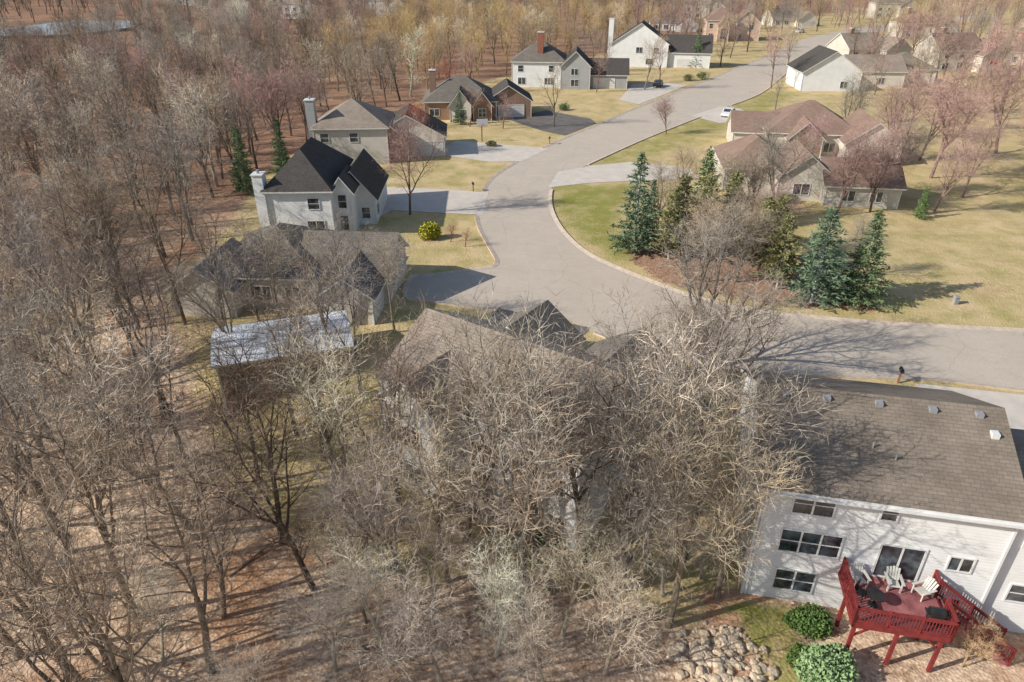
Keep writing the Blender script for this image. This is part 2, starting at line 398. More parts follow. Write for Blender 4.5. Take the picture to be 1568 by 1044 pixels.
for x in (.9,3,5.6,8.2,10.4):
    z=5.16+.02+2.45-.5*sl
    cap.box(x,x+.35,4.65,5.0,z-.35,z+.14)
for x,y in ((5.2,2.4),(6.2,1.9)): cap.cyl((x,y),.05,.05,5.0+y*sl,5.5+y*sl)
h.g('antenna_mast','metal').cyl((-.05,6.1),.04,.04,5,8.4); h.g('antenna_mast','metal').beam((-.05,5.7,8.2),(-.05,6.5,8.2),.05)
h.g('roof_vent_hood','trim').box(10.9,11.25,3.6,4,6.5,7.1)
h.g('downspout','trim').box(.12,.22,-.12,-.02,-2.7,4.7); h.g('gutter','trim').box(-.4,11.9,-.52,-.402,4.72,4.86)
h.g('utility_meter','metal').box(-.25,-.05,1.0,1.5,-1.6,-.7)
D=h.g('deck_floor','reddeck')
x=4.6
while x<8.8:
    D.box(x,x+.135,-3.3,-.05,-.1,-.03); x+=.14
F=h.g('deck_frame','red')
F.box(4.55,8.86,-3.36,-3.3,-.34,0); F.box(4.5,4.56,-3.3,-.02,-.34,0); F.box(8.86,8.92,-3.3,-.02,-.34,0)
for px_,py in ((4.75,-3.1),(6.7,-3.1),(8.65,-3.1),(4.75,-1.2),(8.65,-1.2)): F.box(px_-.08,px_+.08,py-.08,py+.08,-3.2,-.1)
F.box(4.6,8.8,-3.15,-3.05,-.34,-.1)
F.beam((4.75,-3.1,-1.2),(5.7,-3.1,-.25),.09); F.beam((8.65,-3.1,-1.2),(7.7,-3.1,-.25),.09)
def railing(h,a,b,z0,z1,part='deck_railing'):
    g=h.g(part,'red'); a=Vector(a);b=Vector(b);L=(b-a).length
    A=Vector((a.x,a.y,z0));B=Vector((b.x,b.y,z1)); up=Vector((0,0,1))
    g.beam(A+up*.98,B+up*.98,.14,.05); g.beam(A+up*.88,B+up*.88,.05,.09); g.beam(A+up*.12,B+up*.12,.05,.09)
    n=int(L/.14)
    for i in range(n+1):
        p=A.lerp(B,i/n); g.beam(p+up*.08,p+up*.9,.035)
    n=max(1,round(L/1.6))
    for i in range(n+1):
        p=A.lerp(B,i/n); g.beam(p-up*.3,p+up*1.05,.1)
railing(h,(4.55,-.15,0),(4.55,-3.32,0),0,0); railing(h,(4.55,-3.32,0),(8.88,-3.32,0),0,0); railing(h,(8.88,-3.32,0),(8.88,-1.9,0),0,0)
railing(h,(8.88,-.75,0),(8.88,-.1,0),0,0)
railing(h,(8.95,-.75,0),(12.6,-.75,0),0,-2.6,'stair_railing'); railing(h,(8.95,-1.95,0),(12.6,-1.95,0),0,-2.6,'stair_railing')
S=h.g('stair_treads','reddeck')
for i in range(14):
    xx=8.95+i*.26; zz=-.16-i*.187; S.box(xx,xx+.28,-1.9,-.8,zz-.04,zz)
S.beam((8.9,-1.92,-.25),(12.6,-1.92,-2.85),.05,.28); S.beam((8.9,-.78,-.25),(12.6,-.78,-2.85),.05,.28)
h.done()
H1c,H1s=math.cos(R(-12)),math.sin(R(-12))
def h1(x,y): return (12.7+H1c*x-H1s*y, 26.8+H1s*x+H1c*y)

# H2 centre house hidden behind the trees
h=House('cream_siding_house',-8.5,38.2,0,-35)
h.block(0,14.9,0,10.0,4.2,'gx',2.7,'white','r_tan',zb=-3.2,oh=.3)
h.block(1.2,5.8,-1.4,3,4.0,'gy',1.8,'white','r_tan',zb=-3.2,oh=.3)
h.block(1,7,9,13.4,3.2,'gy',2.0,'cream','r_grey')
h.block(8.5,15,8,14,2.9,'gy',2.1,'cream','r_grey')
h.wins('S',0,[(7.2,1.0,1.8,1.4,2,1),(10.4,1.0,1.6,1.3,2,1),(12.9,1.1,1.2,1.2,1,2),(7.3,-1.9,1.8,1.4,2,1),(10.4,-2.1,1.9,1.9,2,1),(12.9,-1.8,1.2,1.2,1,2)])
h.wins('S',-1.4,[(2.2,.9,2.2,1.5,3,1),(2.2,-1.9,2.2,1.4,3,1)])
h.wins('W',0,[(3,1,1.2,1.3,1,2),(6.5,1,1.2,1.3,1,2)])
b=h.g('rear_deck','r_tan'); b.box(6.8,12,-3.2,-.05,-.3,-.15)
for xx in (7,9.4,11.8): h.g('deck_posts','r_tan').box(xx-.08,xx+.08,-3.1,-2.95,-3.2,-.3)
h.done()
h=House('pale_roof_house',-21.3,42.8,-1.3,18)
h.block(0,9.4,0,5.6,3.6,'gx',.7,'brick','r_pale',zb=-1.8,oh=.35)
h.wins('S',0,[(1,1,1.5,1.1,2,1),(4,1,1.5,1.1,2,1),(7,1,1.2,1.1,2,1)]); h.done()
h=House('brown_roof_bungalow',-27.3,57,0,-4)
h.block(0,10,0,11,3,'hip',2.9,'beige','r_grey'); h.block(8,16,1.5,9,2.9,'gx',2.6,'beige','r_grey')
h.block(11,15.5,-2.5,4,2.7,'gy',1.6,'beige','r_grey'); h.block(-2.5,3,-2,5,2.7,'gy',1.8,'beige','r_tan')
h.wins('S',0,[(4,.9,1.6,1.3,2,1),(7,.9,1.3,1.3,2,1)]); h.garage('E',15.5,-1.8,4); h.done()
h=House('white_black_roof_house',-27,74,0,2)
h.block(0,7,0,13,5.5,'hip',3.7,'white','r_dark'); h.block(6,11,5,15,3.4,'gy',3.0,'white','r_dark'); h.block(6.9,9.0,1.5,6,5.3,'gy',1.4,'white','r_dark')
h.chimney(-1.1,0,-.2,1.2,-1,7.4,'white')
h.wins('S',0,[(4.5,3.6,1.2,1.2,1,2),(4.2,.7,1.8,1.5,2,1)])
h.wins('S',1.5,[(7.5,3.2,.9,1.5,1,2),(7.5,.6,.9,1.7,1,2)]); h.wins('S',5,[(9.4,.8,.9,1.3,1,2)]); h.garage('E',11,8,5)
h.wins('E',11,[(6,.9,1.2,1.2,1,2)]); h.done()
h=House('beige_chimney_house',-30,106.5,0,4)
h.block(0,11,0,11,5.3,'hip',3.4,'beige','r_tan'); h.block(8,19.5,4,13,3.2,'gy',3.2,'cream','r_dark'); h.block(9,14,1,6,3.2,'gy',2.2,'brick','r_brown')
h.chimney(-.9,.4,1,2.6,-1,9.3,'greysd')
h.wins('S',0,[(1,3.4,1.2,1.3,1,2),(5.4,3.4,1.2,1.3,1,2),(1,.7,1.8,1.4,2,1)])
h.garage('S',4,15,4.2); h.garage('E',19.5,5.5,5); h.done()
h=House('brown_roof_ranch_house',-17,139,0,3)
h.block(0,14,1,13,3.3,'hip',4.0,'brick','r_grey'); h.block(5,9,-1.2,4,3.2,'gy',2.6,'cream','r_dark'); h.block(9.5,13,-.4,4,3.1,'gy',2.2,'brick','r_dark')
h.block(12,21,3,12,3.1,'gy',2.8,'brick','r_dark')
h.chimney(1,2.2,5,6.4,3,8.6,'brick'); h.wins('S',-1.2,[(6,.8,1.8,1.5,2,2)]); h.wins('S',-.4,[(10.5,.8,1.4,1.5,2,2)]); h.wins('S',1,[(1,.8,1.8,1.3,2,1)])
h.garage('S',3,14.5,5); h.done()
h=House('white_two_storey_house',0,180,0,-6)
h.block(0,13,0,12,5.7,'hip',4.2,'white','r_grey'); h.block(12,19,-2,9,5.2,'gy',3.2,'greysd','r_dark'); h.block(18,28,0,10,3.2,'gx',3.0,'greysd','r_dark')
h.chimney(6,7.4,2,3.4,5,12.2,'rbrick')
h.wins('S',0,[(1.5,3.6,1.2,1.4,1,2),(9,3.6,1.2,1.4,1,2),(1.5,.7,1.8,1.5,2,1),(8,.7,2.2,1.5,3,1)])
h.wins('S',-2,[(14.5,3.2,1.6,1.5,2,1),(14.5,.7,1.8,1.5,2,1)]); h.garage('S',0,20,5); h.done()
h=House('white_gable_house',29,217,0,-12)
h.block(0,16,0,11,6.3,'gy',5.2,'white','r_dark'); h.block(15,28,1,11,4.2,'gx',4.0,'white','r_dark'); h.chimney(-1.4,0,2,4,-1,12.5,'white')
h.wins('S',0,[(7,3.8,1.8,1.5,2,1),(12,3.8,1.3,1.5,1,2),(10,.8,2,1.5,2,1)]); h.garage('S',1,19,5); h.done()
h=House('pink_stucco_house',74,288,0,-8)
h.block(0,11,0,13,7,'hip',4.5,'pinkst','r_red'); h.block(10,20,2,12,6.2,'gy',4,'pinkst','r_red'); h.block(4,8,-3,3,6,'gy',2.6,'pinkst','r_red')
h.wins('S',0,[(1,4.4,1.3,1.6,1,2),(8.6,4.4,1.3,1.6,1,2),(1,.8,1.6,1.8,2,1)]); h.wins('S',-3,[(5,1,2,3.6,2,3)]); h.wins('S',2,[(12,4,1.5,1.6,2,1),(16,4,1.5,1.6,2,1),(12,.8,1.5,1.6,2,1)]); h.done()
h=House('white_gable_end_house',69,174,0,-4)
h.block(0,13.5,0,13,4.3,'gy',4.4,'white','r_dark'); h.block(13,26,6,17,3.8,'gx',3,'cream','r_tan'); h.block(24,36,12,24,3.4,'hip',3.4,'cream','r_brown')
h.wins('S',0,[(9,.8,1.6,1.4,2,1)]); h.wins('S',6,[(15,.9,1.5,1.4,2,1),(20,.9,1.5,1.4,2,1)]); h.done()
h=House('brown_shingle_house',28.5,91,0,-8)
h.block(0,9,2,13,3.1,'hip',3.2,'beige','r_red'); h.block(6.5,13.5,-1,8,3.0,'gy',2.8,'beige','r_red'); h.block(12,21,-3,5,2.8,'gx',2.4,'beige','r_red'); h.block(3,7,-.6,4,3,'gy',1.8,'cream','r_tan')
h.wins('S',-1,[(8.5,.8,2,1.4,2,1)]); h.wins('S',-3,[(14,.8,1.6,1.3,2,1),(17.5,.8,1.4,1.3,2,1)]); h.done()
h=House('brown_hip_roof_house',41,113,0,-10)
h.block(0,14,0,13,3.4,'hip',4.0,'beige','r_red'); h.block(11,19,-4,7,3.2,'gy',3.0,'cream','r_red'); h.block(3,8,-2,4,3.2,'gy',2.4,'brick','r_red')
h.block(-5,2,3,11,2.9,'gx',2.4,'beige','r_red')
h.wins('S',-4,[(12.5,.8,1.8,1.4,2,1),(16,.8,1.4,1.4,2,1)]); h.wins('S',0,[(8.8,.8,1.6,1.4,2,1)]); h.done()
specs=[(118,205,'red_roof_house','cream','r_red'),(142,222,'tan_house','cream','r_red'),(104,230,'tan_house','beige','r_tan'),(172,250,'red_brick_house','rbrick','r_red'),(205,300,'grey_roof_house','pinkst','r_grey'),(150,290,'tan_house','beige','r_red'),
 (120,350,'brown_roof_house','cream','r_brown'),(60,330,'grey_roof_house','white','r_grey'),(90,400,'tan_house','cream','r_tan'),(190,400,'brown_roof_house','beige','r_brown'),(250,340,'tan_house','cream','r_red'),(-150,480,'grey_roof_house','white','r_grey'),(-80,430,'tan_house','white','r_tan'),(-230,520,'tan_house','white','r_tan'),(230,260,'brown_roof_house','white','r_grey'),(-20,390,'grey_roof_house','white','r_grey'),(-120,400,'tan_house','white','r_tan')]
for i,(x,y,nm,w,rf) in enumerate(specs):
    rr=random.Random(i); h=House(nm,x,y,0,rr.uniform(-20,15)); e=rr.choice((3.4,5.6,5.8)) if y<380 else 7
    h.block(0,13,0,11,e,'hip' if i%2 else 'gx',3.8,w,rf); h.block(11,20,-3,8,e-1.2 if e>4 else 3,'gy',3.2,w,rf)
    h.wins('S',0,[(1.5,.8,1.8,1.5,2,1),(6,.8,1.8,1.5,2,1)]); 
    if e>5: h.wins('S',0,[(1.5,3.6,1.4,1.4,1,2),(6,3.6,1.4,1.4,1,2)])
    h.garage('S',-3,13,5); h.chimney(3,4.2,5,6.2,e,e+5.2,'brick'); h.done()

# ------------------------------------------------------------ bare trees
def tree_mesh(name,seed,H=15,lod=0,wide=1.0,tw=1.0,kids=None,tf=.41,tr=.0145):
    rg=random.Random(seed); V=[];F=[];MI=[]
    U=rg.uniform
    def tube(pts,rads,n,mi):
        base=len(V)
        for i,p in enumerate(pts):
            d=(pts[min(i+1,len(pts)-1)]-pts[max(i-1,0)]).normalized()
            a=d.orthogonal().normalized(); b=d.cross(a)
            for k in range(n):
                t=2*math.pi*k/n; q=p+(a*math.cos(t)+b*math.sin(t))*rads[i]; V.append((q.x,q.y,q.z))
        for i in range(len(pts)-1):
            for k in range(n):
                F.append((base+i*n+k,base+i*n+(k+1)%n,base+(i+1)*n+(k+1)%n,base+(i+1)*n+k)); MI.append(mi)
    def ribbon(p,d,L,w):
        s=d.cross(Vector((U(-1,1),U(-1,1),U(-1,1)))).normalized()*w*.5
        e=p+d*L; i=len(V); V.extend(((p-s)[:],(p+s)[:],e[:])); F.append((i,i+1,i+2)); MI.append(1)
    seg=[7,9,7,4,2]; wob=[.05,.14,.24,.26,.22]; trop=[.03,.07,.06,.05,.03]
    nl=rg.choice((3,4))
    sides=[8,6,4,3,3] if lod==0 else [6,4,3,3,3]
    def off(d,ang,az):
        a=d.orthogonal().normalized(); b=d.cross(a)
        return (d*math.cos(ang)+(a*math.cos(az)+b*math.sin(az))*math.sin(ang)).normalized()
    def grow(p,d,L,r,l):
        pts=[p.copy()];rads=[r];n=seg[l]; dirs=[d]
        for i in range(n):
            d=(d+Vector((U(-1,1),U(-1,1),U(-1,1)))*wob[l]+Vector((0,0,trop[l]))).normalized()
            p=p+d*(L/n); pts.append(p.copy()); dirs.append(d)
            rads.append(max(r*(1-(i+1)/n*(.35 if l==0 else .8)),.009*tw))
        tube(pts,rads,sides[l],0 if l<3 else 1)
        def at(t):
            f=t*n;i=min(int(f),n-1);return pts[i].lerp(pts[i+1],f-i),dirs[i+1],rads[i]+(rads[i+1]-rads[i])*(f-i)
        az=U(0,6.28)
        if l==0:
            for k in range(nl):
                q,dd,rr=at(1-.4*k/nl if k else 1); az+=2.4+U(-.3,.3)
                grow(q,off(dd,U(.22,.5)*wide if k else U(.05,.2),az),H*U(.48,.6),rr*U(.6,.8),1)
            for k in range(rg.randint(1,4)):
                q,dd,rr=at(U(.35,.75)); az+=2.4; grow(q,off(dd,U(.8,1.2),az),H*U(.15,.28),rr*.3,2)
            return
        nk=kids[l]
        for k in range(nk):
            t=.18+.82*(k+U(.1,.9))/nk; q,dd,rr=at(min(t,1)); az+=2.4+U(-.5,.5)
            nd=off(dd,U(.5,1.0),az)
            if l==1: grow(q,nd,H*.27*U(.6,1.25)*(1.15-.6*t),max(rr*.62,.04),2)
            elif l==2: grow(q,nd,H*.125*U(.7,1.25)*(1.15-.5*t),max(rr*.55,.018*tw),3)
            elif l==3:
                LL=H*.06*U(.6,1.25); ribbon(q,nd,LL,.031*tw)
                for m in range(kids[4]):
                    u=U(.15,1); nd2=off(nd,U(.4,.9),U(0,6.28)); ribbon(q+nd*LL*u,nd2,H*.03*U(.6,1.3),.022*tw)
    grow(Vector((0,0,-.3)),Vector((U(-.1,.1),U(-.1,.1),1)).normalized(),H*tf*U(.9,1.1),H*tr,0)
    me=bpy.data.meshes.new(name); me.from_pydata(V,[],F); me.materials.append(M['bark']); me.materials.append(M['twig'])
    me.polygons.foreach_set('material_index',MI); me.update()
    zm=max(v[2] for v in V); return me,zm
near=[tree_mesh('bare_tree_crown',100+i,15,0,(.8,1.1,1.3,.9,1.2,.7,1.0)[i],.9,[0,8,7,6,2]) for i in range(7)]
fine=[tree_mesh('fine_tree_crown',150+i,15,0,(1.0,1.3,1.15)[i],.9,[0,10,8,7,3],.33) for i in range(3)]
oak=tree_mesh('spreading_tree_crown',175,15,0,1.5,1.0,[0,9,8,6,3],.28,.021)
far=[tree_mesh('bare_tree_crown_far',200+i,15,1,(.8,1.1,.9,1.0)[i],1.4,[0,8,6,4,2],.38,.017) for i in range(4)]
def put(me,zm,x,y,hh,col,name='bare_tree',parent=None,z=None,sx=1.0,tilt=.07):
    o=bpy.data.objects.new(name,me); scene.collection.objects.link(o)
    s=hh/zm; o.scale=(s*sx,s*sx,s); o.rotation_euler=(random.uniform(-tilt,tilt),random.uniform(-tilt,tilt),random.uniform(0,6.28))
    o.location=(x,y,(ter(x,y) if z is None else z)); o.color=(*col,1)
    if parent: o.parent=parent
    return o
TAN=(.53,.435,.335);GREY=(.47,.42,.37);PINK=(.58,.40,.36);GOLD=(.70,.53,.29);PALE=(.95,.84,.69);RED=(.54,.25,.19);DK=(.33,.26,.205)
def vary(c): k=random.uniform(.75,1.22); return tuple(min(1,v*k*random.uniform(.97,1.03)) for v in c)
def bad(x,y,pad=0):
    for f in FOOT:
        if abs(f[0][0]-x)<40 and abs(f[0][1]-y)<40 and pip(x,y,f): return True
    if y<430 and dist_poly(x,y,ROAD)<1.5+pad: return True
    for p,_ in drives.values():
        if pip(x,y,p): return True
    return False
nearlist=[(.4,25.4,18.5),(-2.9,29.3,16),(-3.6,27.6,14),(2.2,26.8,17),(5.6,26.8,17.5),(8.2,24.6,15.5),(4.2,29,16.5),(-7.7,24.8,9),(-11,27,14.3),(-13.8,30.4,15.3),(-19.1,30.9,17.2),(-20,25.2,15.4),(-21,21.4,15.4),(-26.2,27,17),(-24.7,22.8,15.7),(-15.4,25.2,12.7),(-29,34.4,17.1),(-26,37,18),(-26.5,43.1,16),(-15.6,40.6,12),(-11.6,35.4,14.5),(9.9,29,17.5),(-21.2,46.7,13),(-33.3,46.7,18.4),(-6.8,32.2,16),(6.8,31.8,16),(-17,36,13.5),(10.9,34.5,14.5),(-11.2,43,12),(-14,46.5,12),(7.6,28.5,16.5),(11.2,26.4,13.5),(-8.3,28.5,12),(-19.5,52,11),(-14.5,53,11),(-25,53,12.5),(-10,52,9.5),(12.2,40.5,8.5),(9.6,42,8),(-1.4,31.2,15),(4.9,24,14),(-13.2,38.2,13),(-5.2,25.2,12),(-28.5,53.5,13.5),(-22,53.6,10.5),(-9.8,31.5,14),(1.3,29.6,14.5)]
pts=[(x,y) for x,y,_ in nearlist]
for i,(x,y,hh) in enumerate(nearlist):
    m=random.choice(near); put(*m,x,y,hh*random.uniform(.97,1.05),vary(random.choice((TAN,GREY,TAN,GREY,PALE) if i%5==0 else (TAN,GREY,DK))))
def scatter(x0,x1,y0,y1,sp,ok):
    out=[];yy=y0
    while yy<y1:
        xx=x0
        while xx<x1:
            x=xx+random.uniform(-.45,.45)*sp; y=yy+random.uniform(-.45,.45)*sp
            if ok(x,y): out.append((x,y))
            xx+=sp
        yy+=sp
    return out
def okn(x,y):
    if abs(x)>.80*y+14 or x>xb(y)-1 or bad(x,y): return False
    if x>-12 and y<25: return False
    if y<26 and random.random()<.25: return False
    if pip(x,y,yard) and random.random()<.7: return False
    return all((x-a)**2+(y-b)**2>7 for a,b in pts)
for x,y in scatter(-62,12,17,64,4.35,okn):
    m=random.choice(near); put(*m,x,y,random.uniform(11.5,16.5),vary(random.choice((TAN,GREY,TAN,TAN,GREY,DK))))
for x,y,hh in [(-6,22.3,8.5),(-3.3,21,8.5),(1.6,21,6.5),(4.6,21.8,7.5),(-8.7,22,7.5),(-11.5,20.5,6),(8.3,26.6,7.5),(2.6,24,8.5),(10.6,27.8,7),(-17.5,22.6,5.5),(-9.5,30,7),(-4.2,24.7,8.5),(-.8,22.8,8)]:
    m=random.choice(near); put(*m,x,y,hh,vary(PALE),'bare_sapling',sx=1.25,tilt=.18)
for x,y,hh,a,tl in [(-22,24.5,8,.6,1.5),(-16,28,7,2.5,1.5),(-27,31,9,4,1.52),(-9,24,6,1.2,1.5),(-31,40,9,5.2,1.5),(-19,20.5,6,3.3,1.52)]:
    m=random.choice(near); o=put(*m,x,y,hh,vary(TAN),'fallen_tree'); o.rotation_euler=(tl,0,a)
wood=empty('distant_woodland',(0,0,0))
def okf(x,y):
    if abs(x)>.80*y+20 or x>xb(y)-1.5 or bad(x,y): return False
    if -235<x<-165 and 290<y<385: return False
    if -225<x<-130 and 250<y<300: return random.random()<.4
    return True
def wcol(x,y):
    n=noise.noise(Vector((x*.02,y*.02,3)))
    if 175<y<340 and -50<x<60 and random.random()<.75: return vary(GOLD)
    return vary(random.choice((GREY,TAN,DK,GREY,PALE,DK) if n<.1 else (PINK,TAN,GREY,DK)))
cnt=0
for a,b,sp,h0,h1_ in ((64,130,6.0,10,16),(130,220,7.6,11,16),(220,340,10,12,17),(340,700,15,13,20)):
    for x,y in scatter(-.8*b-30,min(xb(b)+20,200),a,b,sp,okf):
        m=random.choice(far); put(*m,x,y,random.uniform(h0,h1_),wcol(x,y),'woodland_tree',wood); cnt+=1
back=empty('distant_neighbourhood_trees',(0,0,0))
def okb(x,y): return abs(x)<.8*y+20 and x>xb(y) and not bad(x,y,1)
for x,y in scatter(0,520,170,700,14,okb):
    if y<250 and random.random()<.3: continue
    m=random.choice(far); put(*m,x,y,random.uniform(10,17),vary(random.choice((TAN,PINK,GREY,PINK,GOLD,DK))),'yard_tree',back); cnt+=1
solo=[(14.6,46.0,14,GREY,1.0),(-12.7,83,13,PINK,1),(7.9,134.3,12.5,TAN,1),(27.9,127.7,7,PINK,1.1),(63.1,177.5,15,PINK,1),(60.7,99.3,15.5,PINK,1.2),(78.8,113.4,16,PINK,1.2),(40.1,82.5,11,PINK,1.2),(56.8,121,12,GREY,1),(59,108,13,PINK,1.1),(28.9,80.1,9.5,TAN,1.3),(25.4,80,9.5,TAN,1.2),(22,87.7,8.6,TAN,1.1),(87.8,145.5,14,PINK,1.2),(83.2,130.4,13,PINK,1.2),(119,172.8,15,PINK,1),(32,176,13,TAN,1.1),(84,168,11,PINK,1),(73.3,196,14,TAN,1),(71.5,252,13,TAN,1),(-15.3,112,9.5,RED,1),(-1.7,132.4,7,PINK,1.3),(47.8,88,12,PINK,1.2),(-37.5,113.4,14,PINK,1.2),(-8,134,8,PINK,1.2),(20,172,10,PINK,1),(95,140,13,PINK,1),(100,175,12,TAN,1.1),(110,150,14,GREY,1.1),(55,150,8,GREY,1),(-13.5,160,10,RED,1.2),(13,42,8,GREY,1.1),(18.5,62.5,10,TAN,1.2),(34,64,7,GREY,1),(50,92,11,GREY,1.1),(53,84,10,PINK,1.1),(-6.9,73.5,2.6,RED,1.5),(-5.2,72,2.2,RED,1.5),(64,109,13,PINK,1.1),(70,125,13,PINK,1.1),(92,120,15,PINK,1.2),(66,136,11,TAN,1.1),(105,130,14,TAN,1.1),(44,103,9,PINK,1.1),(36,99.5,7,PINK,1),(90,185,12,PINK,1.2),(45,84,10,PINK,1.2),(-36,125,13,PINK,1.2),(-28,130,12,TAN,1.1),(86,155,12,TAN,1.1),(-10,170,12,PINK,1.2),(6,198,13,TAN,1.2),(22,205,13,GREY,1.1),(33,84,12,GREY,1.3),(24.5,68,9,TAN,1.3),(22,62.5,8.5,TAN,1.3),(29,69,9,PINK,1.3),(17,77,9,TAN,1.2),(60,90,11,PINK,1.2),(75,100,13,PINK,1.2),(100,112,15,PINK,1.2),(68,88,9,GREY,1.2),(82,98,13,PINK,1.2),(110,190,13,PINK,1.2),(130,185,14,TAN,1.2)]
for i,(x,y,hh,c,sx) in enumerate(solo):
    m=oak if i==0 else random.choice(fine if y<130 and hh>5 else far); o=put(*m,x,y,hh,vary(c),'bare_tree' if hh>5 else 'bare_shrub',sx=sx)

# ------------------------------------------------------------ conifers and bushes
def conifer(name,seed,mat,H=10,R0=2.6,dens=1.0,pine=False):
    rg=random.Random(seed); V=[];F=[];MI=[];U=rg.uniform
    n=7
    for z,r in ((-.2,H*.018),(H,.02)):
        for k in range(n): a=6.283*k/n; V.append((r*math.cos(a),r*math.sin(a),z))
    for k in range(n): F.append((k,(k+1)%n,n+(k+1)%n,n+k)); MI.append(0)
    def clump(p,d,sz,cnt):
        for _ in range(cnt):
            q=p+Vector((U(-1,1),U(-1,1),U(-.6,.6)))*sz*.5
            dd=(d*.8+Vector((U(-1,1),U(-1,1),U(-.7,.5)))).normalized()
            s=dd.cross(Vector((U(-1,1),U(-1,1),U(-1,1)))).normalized()*sz*U(.14,.24)
            e=q+dd*sz*U(.8,1.3); i=len(V); V.extend(((q-s)[:],(q+s)[:],e[:])); F.append((i,i+1,i+2)); MI.append(1)
    z=H*(.16 if pine else .05)
    lean=[U(.75,1.2) for _ in range(8)]
    while z<H*.985:
        t=z/H
        Rz=R0*((1-t)**(.5 if pine else .75))*U(.7,1.15)
        nb=max(4,int((8 if pine else 9)*(.5+.5*(1-t))*dens)); a0=U(0,6.28)
        for k in range(nb):
            a=a0+6.283*k/nb+U(-.3,.3); L=Rz*U(.5,1.2)*lean[int((a%6.283)/.786)%8]
            d=Vector((math.cos(a),math.sin(a),U(.0,.4) if pine else U(-.1,.3))).normalized()
            i0=len(V); p0=Vector((0,0,z)); e=p0+d*L; s=Vector((-d.y,d.x,0))*.03
            V.extend(((p0-s)[:],(p0+s)[:],e[:])); F.append((i0,i0+1,i0+2)); MI.append(0)
            st=max(2,int(L/.24))
            for j in range(st):
                f=(j+.8)/st
                if f<.25: continue
                clump(p0+d*L*f,d,.4 if not pine else .5,5 if not pine else 7)
        z+=H*(.036 if not pine else .045)*U(.8,1.25)
    clump(Vector((0,0,H)),Vector((0,0,1)),.3,8)
    me=bpy.data.meshes.new(name); me.from_pydata(V,[],F); me.materials.append(M['bark']); me.materials.append(M[mat]); me.polygons.foreach_set('material_index',MI); return me
sp=[conifer('spruce_mesh',i,'spruce') for i in (1,2,3)]; pn=[conifer('pine_mesh',i,'pine',10,2.8,1.0,True) for i in (4,5)]
def putc(me,x,y,hh,name,col=(1,1,1),w=1.0):
    o=bpy.data.objects.new(name,me); scene.collection.objects.link(o); s=hh/10; o.scale=(s*w,s*w,s); o.rotation_euler=(0,0,random.uniform(0,6.28)); o.location=(x,y,ter(x,y)); o.color=(*col,1)
BL=(.95,1.0,1.05)
for i,(x,y,hh,w,c) in enumerate([(13.2,70.5,10.6,1.05,BL),(27.8,57.9,9.2,1.25,(1,1.1,1.25)),(31.9,57.8,8.8,1.2,(1,1,.7)),(49.6,81.3,4,.8,(1.2,1.4,.6)),(51,83,3.4,.8,(1.2,1.4,.6)),(-9.9,136,6,1,(1,1,1)),(53.2,214,9,1,(1.2,1.3,.8)),(-36,92,9,1,(.9,1,.6)),(-33.5,101,8,1,(.9,1,.6)),(15.3,73.5,7,1,BL),(21.5,75.5,10,1,(1,1.1,.7))]):
    putc(sp[i%3],x,y,hh,'spruce_tree',c,w)
for i,(x,y,hh) in enumerate([(16.6,68.5,7.5),(20,69,8.8),(24.6,64.0,8),(25.5,60.8,7.5),(23.3,71,8.5),(18.5,72.5,8),(26.8,66.5,7.5)]): putc(pn[i%2],x,y,hh,'pine_tree',(1,1,1),.95)
def bush(name,x,y,rx,ry,rz,mat,n=1500,sz=.16,seed=1):
    rg=random.Random(seed);U=rg.uniform;V=[];F=[]
    lobes=[(U(-.5,.5),U(-.5,.5),U(.3,.6),U(.45,.7)) for _ in range(6)]
    for _ in range(n):
        lx,ly,lz,lr=rg.choice(lobes); d=Vector((rg.gauss(0,1),rg.gauss(0,1),rg.gauss(0,1))).normalized()*lr*U(.6,1.05)
        p=Vector(((lx+d.x)*rx,(ly+d.y)*ry,max(.02,(lz+d.z*.8)*rz)))
        a=Vector((U(-1,1),U(-1,1),U(-1,1))).normalized(); b=a.orthogonal().normalized()*sz*.4; i=len(V)
        V.extend(((p-b)[:],(p+b)[:],(p+a*sz)[:])); F.append((i,i+1,i+2))
    me=bpy.data.meshes.new(name+'_mesh'); me.from_pydata(V,[],F); me.materials.append(M[mat]); o=bpy.data.objects.new(name,me); o.location=(x,y,ter(x,y)); scene.collection.objects.link(o); o.color=(1,1,1,1)
bush('golden_bush',-9.3,74.5,1.3,1.1,2.0,'yellow',1500,.25,2)
bush('evergreen_shrub',*h1(3.2,-1.5),1.5,.9,1.0,'bush',3500,.15,3)
bush('juniper_shrub',15.3,21.6,1.5,1.3,1.7,'juniper',4000,.2,4)
bush('evergreen_shrub',14.4,22.6,.7,.7,.8,'bush',1200,.13,5)
bush('evergreen_shrub',2.6,30.4,1.3,1,1.3,'bush',1800,.15,6)
for i,(x,y,r) in enumerate([(17,40.3,1),(19,40.6,1.2),(21,40.1,1),(23,39.8,1.1),(25,39.3,.9),(-18,68,1),(-14,67,1),(-3.5,118.5,1),(11,150,1.4),(46,190,2),(50,192,2),(-20,112,1.2),(36,88,1.2),(30,89,1)]):
    bush('yard_bush',x,y,r,r*.8,r*.9,'pine' if i%2 else 'bush',900,.2,10+i)
for x,y in [(16.5,41),(18,41.6),(19.5,41.2),(21.5,41.3),(24,41),(22.6,40.8),(9,45.2),(7,47),(18,44)]:
    m=random.choice(near); put(*m,x,y,1.7,vary(TAN),'bare_shrub',sx=1.8)
m=near[1]; put(*m,22.3,22.2,3.2,(.9,.66,.4),'bare_shrub',sx=1.3); put(*near[0],23.6,22.6,2.6,(.9,.66,.4),'bare_shrub',sx=1.3)

